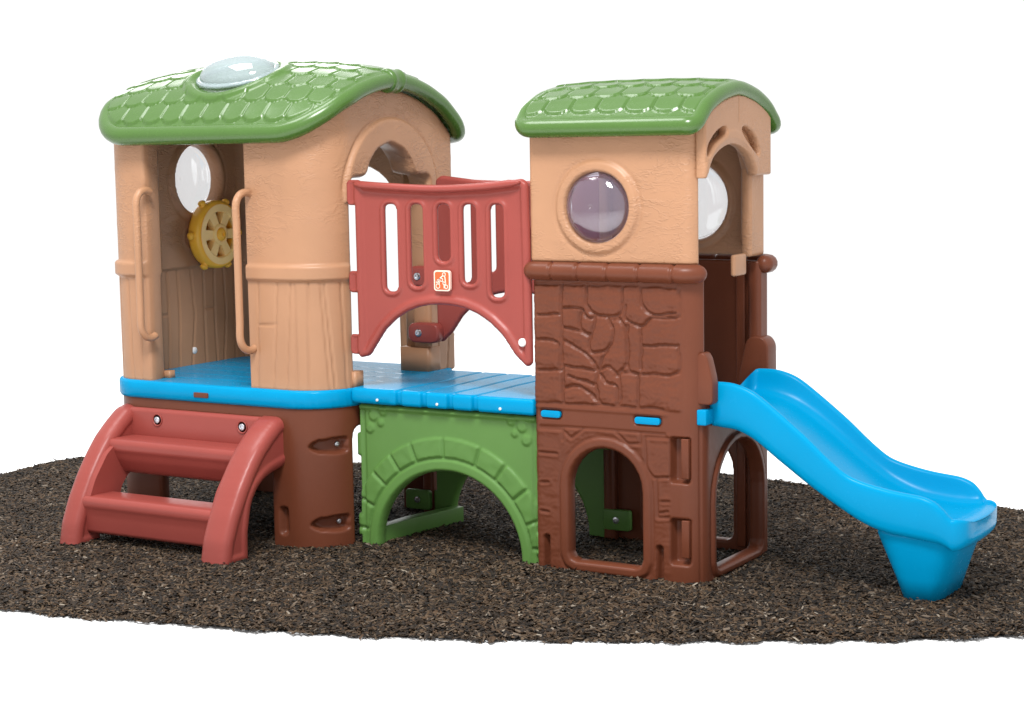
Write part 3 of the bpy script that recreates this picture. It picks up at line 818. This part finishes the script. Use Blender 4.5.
def green_panel(y, sgn, label):
    xc = -.446
    hole = [(xc+.352*math.cos(t), .342*math.sin(t)) for t in np.linspace(0, math.pi, 30)]+[(xc-.36, -.2), (xc+.36, -.2)]
    out = rpoly([(-.890, -.03), (-.012, -.03), (-.012, .602), (-.890, .602)], .012)
    tb = [rpoly([(-.905, a), (-.86, a), (-.86, b), (-.905, b)], .008) for a, b in ((.375, .475), (.03, .13))]+[rpoly([(-.03, a), (.004, a), (.004, b), (-.03, b)], .008) for a, b in ((.375, .475), (.03, .13))]
    def sdf(S, T):
        d = sdpoly(S, T, out)
        for q in tb: d = np.minimum(d, sdpoly(S, T, q))
        return np.maximum(d, -sdpoly(S, T, hole))
    if sgn < 0: mp = plane_map('xz', y)
    else:
        def mp(s, t):   # mirrored so it faces +y
            P = np.stack([-.892-s, np.full(len(s), y), t], -1); N = np.stack([0*s, 0*s+1, 0*s], -1); return P, N
    o = shell('bridge_panel', M['green'], root, -.92, .015, -.045, .61, .006, sdf, mp, .05, .012, bump_rel(xc))
    tag(o, label); return o
gp = green_panel(.030, -1, 'green arched panel under the front of the bridge')
gb = green_panel(.640, 1, 'green arched panel under the back of the bridge')
# cross bar joining the panel feet, and bolted tabs behind
g = Geo(); g.prism(rpoly([(-.855, .07), (-.805, .07), (-.790, .30), (-.735, .60), (-.79, .60), (-.85, .30)], .01), 'z', -.02, .068); g.build('foot_bar', M['green'], gp, bevel=.006, sharp=40)
for x, sx in ((-.965, 1), (.055, -1)):
    for z in (.085, .43):
        g = Geo(); g.prism(rpoly([(x-.065, z-.045), (x+.065, z-.045), (x+.065, z+.045), (x-.065, z+.045)], .015), 'y', .565, .592); g.build('bolt_tab', M['green'], gb, bevel=.006, sharp=40)
        screw(gb, (x-.0, .565, z), (0, -1, 0), .015)

# red rails
def rail_poly():
    t = [(-.850, 1.542), (-.70, 1.530), (-.45, 1.520), (-.22, 1.528), (-.045, 1.548)]
    p = [(-.855, .80), (-.858, 1.50)]+t+[(-.018, 1.53), (-.012, 1.2), (-.010, .815), (-.035, .800), (-.075, .835)]
    n = 12
    for k in range(n+1):
        u = k/n; x = -.090+(-.775+.090)*u; p.append((x, .848+.190*(1-abs(2*u-1)**2.3)**.85))
    p += [(-.80, .812)]
    return rpoly(p, .012, 2)
RP = rail_poly()
slots = [(-.680, 1.085, 1.445), (-.552, 1.110, 1.445), (-.420, 1.215, 1.445), (-.296, 1.125, 1.445), (-.166, 1.075, 1.445)]
def rail(y, sgn, label):
    sl = [rpoly([(c-.031, a), (c+.031, a), (c+.031, b), (c-.031, b)], .031, 6) for c, a, b in slots]
    tb = [rpoly(q, .014) for q in ([(-.898, 1.44), (-.83, 1.44), (-.83, 1.545), (-.898, 1.545)], [(-.898, 1.075), (-.83, 1.075), (-.83, 1.165), (-.898, 1.165)], [(-.898, .815), (-.80, .815), (-.80, .90), (-.898, .90)])]
    def sdf(S, T):
        d = sdpoly(S, T, RP)
        for q in (tb if sgn < 0 else []): d = np.minimum(d, sdpoly(S, T, q))
        for q in sl: d = np.maximum(d, -sdpoly(S, T, q))
        return d
    def rel(S, T):
        d = -sdpoly(S, T, RP)
        h = -.014*smooth(d, .022, .045)
        top = 1.530-T
        for q in sl:
            e = sdpoly(S, T, q); h = h+.010*np.exp(-((e-.010)/.010)**2)-.010*(1-smooth(e, .0, .012))
        h = h-.012*smooth(-.852-S, 0, .01)
        return h
    if sgn < 0: mp = plane_map('xz', y)
    else:
        def mp(s, t):
            P = np.stack([-.890-s, np.full(len(s), y), t], -1); N = np.stack([0*s, 0*s+1, 0*s], -1); return P, N
    o = shell('bridge_rail', M['red'], root, -.94, .0, .78, 1.56, .0055, sdf, mp, .034, .016, rel)
    tag(o, label); return o
rf = rail(-.012, -1, 'red slotted guard rail on the front of the bridge')
rb = rail(.655, 1, 'red slotted guard rail on the back of the bridge')
# bolted tabs of the back rail onto the big tower
for z in (1.10, .845):
    g = Geo(); g.prism(rpoly([(-1.005, z-.045), (-.84, z-.045), (-.84, z+.045), (-1.005, z+.045)], .04), 'y', .575, .632); g.build('rail_tab', M['red'], rb, bevel=.010, sharp=40)
    screw(rb, (-.945, .575, z), (0, -1, 0), .017)
# lip on top of the front rail
g = Geo(); S = spline([(-.850, -.016, 1.528), (-.70, -.016, 1.518), (-.45, -.016, 1.508), (-.22, -.016, 1.516), (-.045, -.016, 1.534)], 8, False)
n = len(S); g.tube([tuple(p) for p in S], [.016*min(1, .3+min(i, n-1-i)/4) for i in range(n)], 12); g.build('rail_lip', M['red'], rf)
# sticker badge with its stair-of-rings emblem
bx, bz, by = -.420, 1.137, -.0185
g = Geo(); g.prism([(bx+a, bz+b) for a, b in rpoly([(-.039, -.042), (.039, -.042), (.039, .042), (-.039, .042)], .014, 5)], 'y', by, by+.012); bd = g.build('badge', M['badge'], rf, sharp=30)
tag(bd, 'square orange sticker with a pale border and pale emblem')
g = Geo(); g.prism([(bx+a, bz+b) for a, b in rpoly([(-.033, -.036), (.033, -.036), (.033, .036), (-.033, .036)], .010, 5)], 'y', by-.0015, by+.004); g.build('badge_field', M['orange'], rf, sharp=30)
g = Geo()
def ring2(cx, cz, r, w=.0030):
    n = 20; v = []; 
    for rr in (r, r-w):
        for yy in (by-.0015, by-.0032):
            for k in range(n):
                a = 2*math.pi*k/n; v.append((bx+cx+rr*math.cos(a), yy, bz+cz+rr*math.sin(a)))
    f = []
    for k in range(n):
        k2 = (k+1) % n; f += [(n+k, n+k2, 3*n+k2, 3*n+k), (k, k2, n+k2, n+k), (2*n+k, 3*n+k, 3*n+k2, 2*n+k2)]
    g.add(v, f)
def stroke(a, b, w=.0022):
    a = np.array(a); b = np.array(b); d = (b-a)/np.linalg.norm(b-a); nn = np.array([-d[1], d[0]])*w
    g.prism([(bx+p[0], bz+p[1]) for p in (a-nn, b-nn, b+nn, a+nn)], 'y', by-.0032, by-.0012)
for cx, cz, r in ((.012, .026, .0085), (-.001, .004, .0080), (.012, -.010, .0070), (-.022, -.004, .0065), (-.018, -.022, .0105), (.022, -.024, .0085), (-.010, .006, .005)): ring2(cx, cz, r)
for a, b in (((.006, .020), (-.028, -.004)), ((.016, .018), (.020, -.016)), ((-.012, .000), (-.012, -.014)), ((.004, -.004), (.010, -.004)), ((.012, -.017), (.012, -.030))): stroke(a, b)
g.build('badge_emblem', M['badge'], rf, sharp=30)
g = Geo(); g.lathe([(.017, -.006), (.017, .004), (.013, .008), (0, .008)], (-.048, -.012, .900), (0, -1, 0), 20); g.build('plug', M['white'], rf, sharp=40)

# ================================================================== SLIDE
nx_ = [.706, .77, .826, .898, .985, 1.048, 1.111, 1.180, 1.252, 1.30, 1.36, 1.42, 1.47, 1.53, 1.564, 1.600, 1.621, 1.635, 1.643, 1.650, 1.655]
zt_ = [.772, .774, .768, .742, .681, .633, .583, .522, .466, .443, .427, .415, .408, .402, .396, .382, .364, .348, .336, .328, .322]
zb_ = [.598, .592, .585, .553, .490, .446, .402, .358, .315, .288, .262, .246, .240, .234, .230, .226, .221, .214, .208, .202, .198]
zf_ = [.672, .672, .664, .640, .588, .542, .494, .440, .390, .362, .336, .318, .310, .304, .302, .302, .304, .307, .309, .310, .310]
def slide():
    g = Geo(); K = spline(np.stack([nx_, zt_, zb_, zf_], -1), 3, False)
    rings = []; yc, HW = .322, .236
    for x, zt, zb, zf in K:
        e = max(0, (x-1.56)/.098); hw = HW*(1-.07*e**3)
        if x < .80: hw *= 1
        lw = .034   # wall thickness at the lip
        dep = max(zt-zf, .004); rr = min(.017, dep*.9)
        dr = .016   # draft of the inner wall
        half = []
        half.append((0, zb)); half.append((hw*.5, zb)); half.append((hw-.040, zb)); half.append((hw-.016, zb+.005)); half.append((hw-.004, zb+.020))
        half.append((hw, zb+(zt-zb)*.5)); half.append((hw, zt-.022))
        for k in range(1, 6):
            a = k/6*math.pi; half.append((hw-.017+.017*math.cos(a), zt-rr+rr*math.sin(a)))
        half.append((hw-lw, zt-rr*1.1))
        for q, w in ((.25, .3), (.5, .62), (.75, 1.25), (.9, 2.1), (.97, 3.1), (1, 4.4)):
            half.append((hw-lw-dr*w, zt-rr*1.1-(dep-rr*1.1)*q))
        half.append((hw*.35, zf)); half.append((0, zf))
        loop = [(yc-a, z) for a, z in half]+[(yc+a, z) for a, z in half[::-1][1:-1]]
        # far side leans slightly lower at the exit
        rings.append([(x+.000, y, z) for y, z in loop])
    base = rings[-1]; zc = sum(p[2] for p in base)/len(base)
    for t in (.25, .5, .7, .85, .95, 1):
        c_ = math.sqrt(max(0, 1-t*t))
        rings.append([(base[0][0]+.040*t, yc+(p[1]-yc)*(1-.26*(1-c_)), zc+.006*t+(p[2]-zc)*(.42+.58*c_)) for p in base])
    n = len(rings[0]); v = [p for r in rings for p in r]; f = []
    # push the exit edge forward in the middle
    for i in range(len(v)):
        x, y, z = v[i]
        if x > 1.60: x += .030*((x-1.60)/.09)**1.5*(1-min(1, abs((y-yc)/.24))**2)
        v[i] = (x, y, z)
    for i in range(len(rings)-1):
        for k in range(n): f.append((i*n+k, (i+1)*n+k, (i+1)*n+(k+1) % n, i*n+(k+1) % n))
    f.append(tuple(range(n))); f.append(tuple((len(rings)-1)*n+k for k in range(n))[::-1])
    g.add(v, f)
    return g
sg = slide(); sl = sg.build('slide', M['blue'], root)
tag(sl, 'bright blue wavy slide coming off the smaller tower')
md = sl.modifiers.new('s', 'SUBSURF'); md.levels = 1; md.render_levels = 1
# leg under the exit
def leg():
    g = Geo(); n = 40; rings = []
    for z, x0, x1, hw, pw in ((.262, 1.350, 1.660, .200, 5), (.235, 1.353, 1.675, .200, 5), (.225, 1.357, 1.672, .198, 5), (.16, 1.384, 1.650, .190, 4.6), (.08, 1.416, 1.625, .176, 4.2), (-.03, 1.458, 1.592, .158, 4)):
        cx = (x0+x1)/2; a_ = (x1-x0)/2; r_ = []
        for k in range(n):
            t = 2*math.pi*k/n; c, s = math.cos(t), math.sin(t)
            rr = (abs(c)**pw+abs(s)**pw)**(-1/pw); r_.append((cx+a_*rr*c, .318+hw*rr*s, z))
        rings.append(r_)
    v = [p for r in rings for p in r]; f = []
    for i in range(len(rings)-1):
        for k in range(n): f.append((i*n+k, i*n+(k+1) % n, (i+1)*n+(k+1) % n, (i+1)*n+k))
    f.append(tuple(range(n))[::-1]); f.append(tuple((len(rings)-1)*n+k for k in range(n)))
    g.add(v, f); return g.build('slide_leg', M['blue'], sl)
leg()
g = Geo(); g.box((.695, .022, .612), (.735, .10, .672)); g.build('slide_hook', M['blue'], sl, bevel=.006, sharp=40)

# ================================================================== GROUND
def sim(name, col, rough=.9):
    return mat(name, col, rough, [(300, .02, .001)], var=.01)
floor_m = sim('white_studio_floor', (.96, .96, .96), .9)
g = Geo(); g.add([(-16, -9, -.030), (12, -9, -.030), (12, 7.5, -.030), (-16, 7.5, -.030)], [(0, 1, 2, 3)])
tag(g.build('floor', floor_m, None, smooth=False), kind='structure')

outline = spline([(-1.511, -1.455), (-.859, -1.335), (-.277, -1.200), (.24, -1.02), (.714, -.80), (1.32, -.48), (1.969, -.065), (2.40, .50), (2.25, 1.20), (1.75, 1.78), (1.36, 2.00), (1.00, 2.07), (.62, 2.10), (.25, 2.14), (-.24, 2.22), (-.81, 2.15),
                  (-1.5, 1.88), (-2.13, 1.65), (-2.9, 1.45), (-3.50, 1.20), (-3.66, .97), (-3.62, .52), (-3.60, -.3), (-3.2, -1.0), (-2.4, -1.42)], 6)
def chips_mat():
    m = bpy.data.materials.new('shredded_bark'); m.use_nodes = True; nt = m.node_tree; b = nt.nodes['Principled BSDF']; N = nt.nodes.new; Lk = nt.links.new
    ge = N('ShaderNodeNewGeometry'); cr = N('ShaderNodeValToRGB'); cr.color_ramp.interpolation = 'LINEAR'
    el = cr.color_ramp.elements; el[0].position = 0; el[0].color = (.007, .0045, .003, 1); el[1].position = 1; el[1].color = (.26, .22, .17, 1)
    for p, c in ((.3, (.013, .008, .004)), (.55, (.033, .019, .009)), (.75, (.064, .035, .0155)), (.88, (.084, .055, .030)), (.985, (.12, .09, .065))):
        e = el.new(p); e.color = (*c, 1)
    Lk(ge.outputs['Random Per Island'], cr.inputs[0])
    tc = N('ShaderNodeTexCoord'); n = N('ShaderNodeTexNoise'); n.inputs['Scale'].default_value = 2.2; n.inputs['Detail'].default_value = 3; Lk(tc.outputs['Object'], n.inputs[0])
    mr = N('ShaderNodeMapRange'); mr.inputs[1].default_value = .3; mr.inputs[2].default_value = .7; mr.inputs[3].default_value = .8; mr.inputs[4].default_value = 1.2; Lk(n.outputs[0], mr.inputs[0])
    sc = N('ShaderNodeVectorMath'); sc.operation = 'SCALE'; Lk(cr.outputs[0], sc.inputs[0]); Lk(mr.outputs[0], sc.inputs['Scale'])
    Lk(sc.outputs[0], b.inputs['Base Color']); b.inputs['Roughness'].default_value = .75; b.inputs['Specular IOR Level'].default_value = .35
    return m
CM = chips_mat()
# soil sheet under the chips
n = len(outline); cen = outline.mean(0)
g = Geo(); v = []; f = []
for q, z in ((.985, -.026), (.96, -.016), (.9, -.014), (.5, -.013), (.02, -.013)):
    for p in outline: w = cen+(p-cen)*q; v.append((w[0], w[1], z))
for i in range(4):
    for k in range(n): f.append((i*n+k, i*n+(k+1) % n, (i+1)*n+(k+1) % n, (i+1)*n+k))
g.add(v, f)
soil = mat('dark_bark_soil', (.030, .019, .012), .9, [(90, .8, .01)], var=.3)
tag(g.build('ground', soil, None), kind='structure')

def mulch(N):
    lo = outline.min(0)-.02; hi = outline.max(0)+.02
    pts = rng.uniform(lo, hi, (int(N*1.6), 2)); d = sdpoly(pts[:, 0], pts[:, 1], outline)
    # ragged edge
    rag = .012*np.sin(pts[:, 0]*31)+.010*np.sin(pts[:, 1]*47+1)+rng.normal(0, .008, len(pts))
    pts = pts[(d+rag) < .0]; pts = pts[:N]; n = len(pts)
    d = -sdpoly(pts[:, 0], pts[:, 1], outline)
    L = rng.gamma(3.6, .0052, n)+.007; Wd = rng.uniform(.004, .0115, n); H = rng.uniform(.0012, .0035, n)
    big = rng.random(n) < .02; L[big] *= 1.25; Wd[big] *= 1.7
    yaw = rng.uniform(0, 2*np.pi, n); pit = rng.normal(0, .28, n); rol = rng.normal(0, .5, n)
    hz = -.022+rng.random(n)**.8*.020*smooth(d, -.01, .06)+.004*np.sin(pts[:, 0]*5+1)*np.sin(pts[:, 1]*6)
    cy, sy, cp, sp, cr_, sr = np.cos(yaw), np.sin(yaw), np.cos(pit), np.sin(pit), np.cos(rol), np.sin(rol)
    ax = np.stack([cy*cp, sy*cp, sp], -1); b0 = np.stack([-sy, cy, 0*sy], -1); c0 = np.cross(ax, b0)
    ay = b0*cr_[:, None]+c0*sr[:, None]; az = np.cross(ax, ay)
    c = np.stack([pts[:, 0], pts[:, 1], hz+.004], -1)
    sg_ = [(-.5, -.5, 0), (.42, -.55, 0), (.55, .35, 0), (-.45, .5, 0), (-.40, -.32, 1), (.34, -.36, 1), (.42, .22, 1), (-.34, .30, 1)]
    V = np.empty((n, 8, 3), np.float32)
    for k, (a, b_, h) in enumerate(sg_):
        j = rng.uniform(.8, 1.15, n)
        V[:, k] = c+ax*(a*L*j)[:, None]+ay*(b_*Wd*j)[:, None]+az*(h*H)[:, None]
    Q = np.array([(4, 5, 6, 7), (0, 1, 5, 4), (1, 2, 6, 5), (2, 3, 7, 6), (3, 0, 4, 7)])
    F = (np.arange(n)[:, None, None]*8+Q[None]).reshape(-1)
    me = bpy.data.meshes.new('wood_chips'); me.vertices.add(n*8); me.vertices.foreach_set('co', V.reshape(-1))
    nf = n*5; me.loops.add(nf*4); me.loops.foreach_set('vertex_index', F.astype(np.int32)); me.polygons.add(nf)
    me.polygons.foreach_set('loop_start', np.arange(nf, dtype=np.int32)*4)
    me.update(calc_edges=True); me.validate()
    return link('wood_chips', me, CM, None, smooth=False)
tag(mulch(330000), 'shredded dark brown wood chips spread in a thin bed under the playset', 'wood chips', kind='stuff')

# ================================================================== LIGHT + CAMERA
w = bpy.data.worlds.new('World'); scene.world = w; w.use_nodes = True
bgn = w.node_tree.nodes['Background']; bgn.inputs[0].default_value = (1, 1, 1, 1); bgn.inputs[1].default_value = 1.05
def area(name, loc, target, size, power, col=(1, 1, 1), sy=None):
    l = bpy.data.lights.new(name, 'AREA'); l.energy = power; l.size = size; l.color = col
    if sy: l.shape = 'RECTANGLE'; l.size_y = sy
    o = bpy.data.objects.new(name, l); C.objects.link(o); o.location = loc
    o.rotation_euler = (Vector(target)-Vector(loc)).to_track_quat('-Z', 'Y').to_euler(); return o
area('softbox_key', (1.4, -4.2, 6.8), (-.4, 0, .6), 1.8, 620)
area('softbox_top', (-2.5, -1.0, 6.5), (-.6, .4, 1.0), 2.5, 200)

area('softbox_back', (-6.8, 6.0, 4.9), (-1.0, .3, 1.6), 3.2, 150)

cam = bpy.data.cameras.new('Camera'); co = bpy.data.objects.new('Camera', cam); C.objects.link(co); scene.camera = co
cam.sensor_width = 36; cam.lens = 36*1846.146/1024; cam.clip_end = 500; cam.clip_start = .05
ya, pi_, ro = R(31.365), R(6.59), R(.98)
fw = Vector((-math.sin(ya)*math.cos(pi_), math.cos(ya)*math.cos(pi_), -math.sin(pi_))); rt = Vector((math.cos(ya), math.sin(ya), 0)); up = rt.cross(fw)
m = Matrix((rt, up, -fw)).transposed()
m = m @ Matrix.Rotation(-ro, 3, 'Z')
co.matrix_world = Matrix.Translation((3.704, -6.248, 1.702)) @ m.to_4x4()
scene.view_settings.view_transform = 'Standard'; scene.view_settings.look = 'None'; scene.view_settings.exposure = 0; scene.view_settings.gamma = 1
scene.render.resolution_x = 1024; scene.render.resolution_y = 705
scene.cycles.transparent_max_bounces = 16; scene.cycles.max_bounces = 8
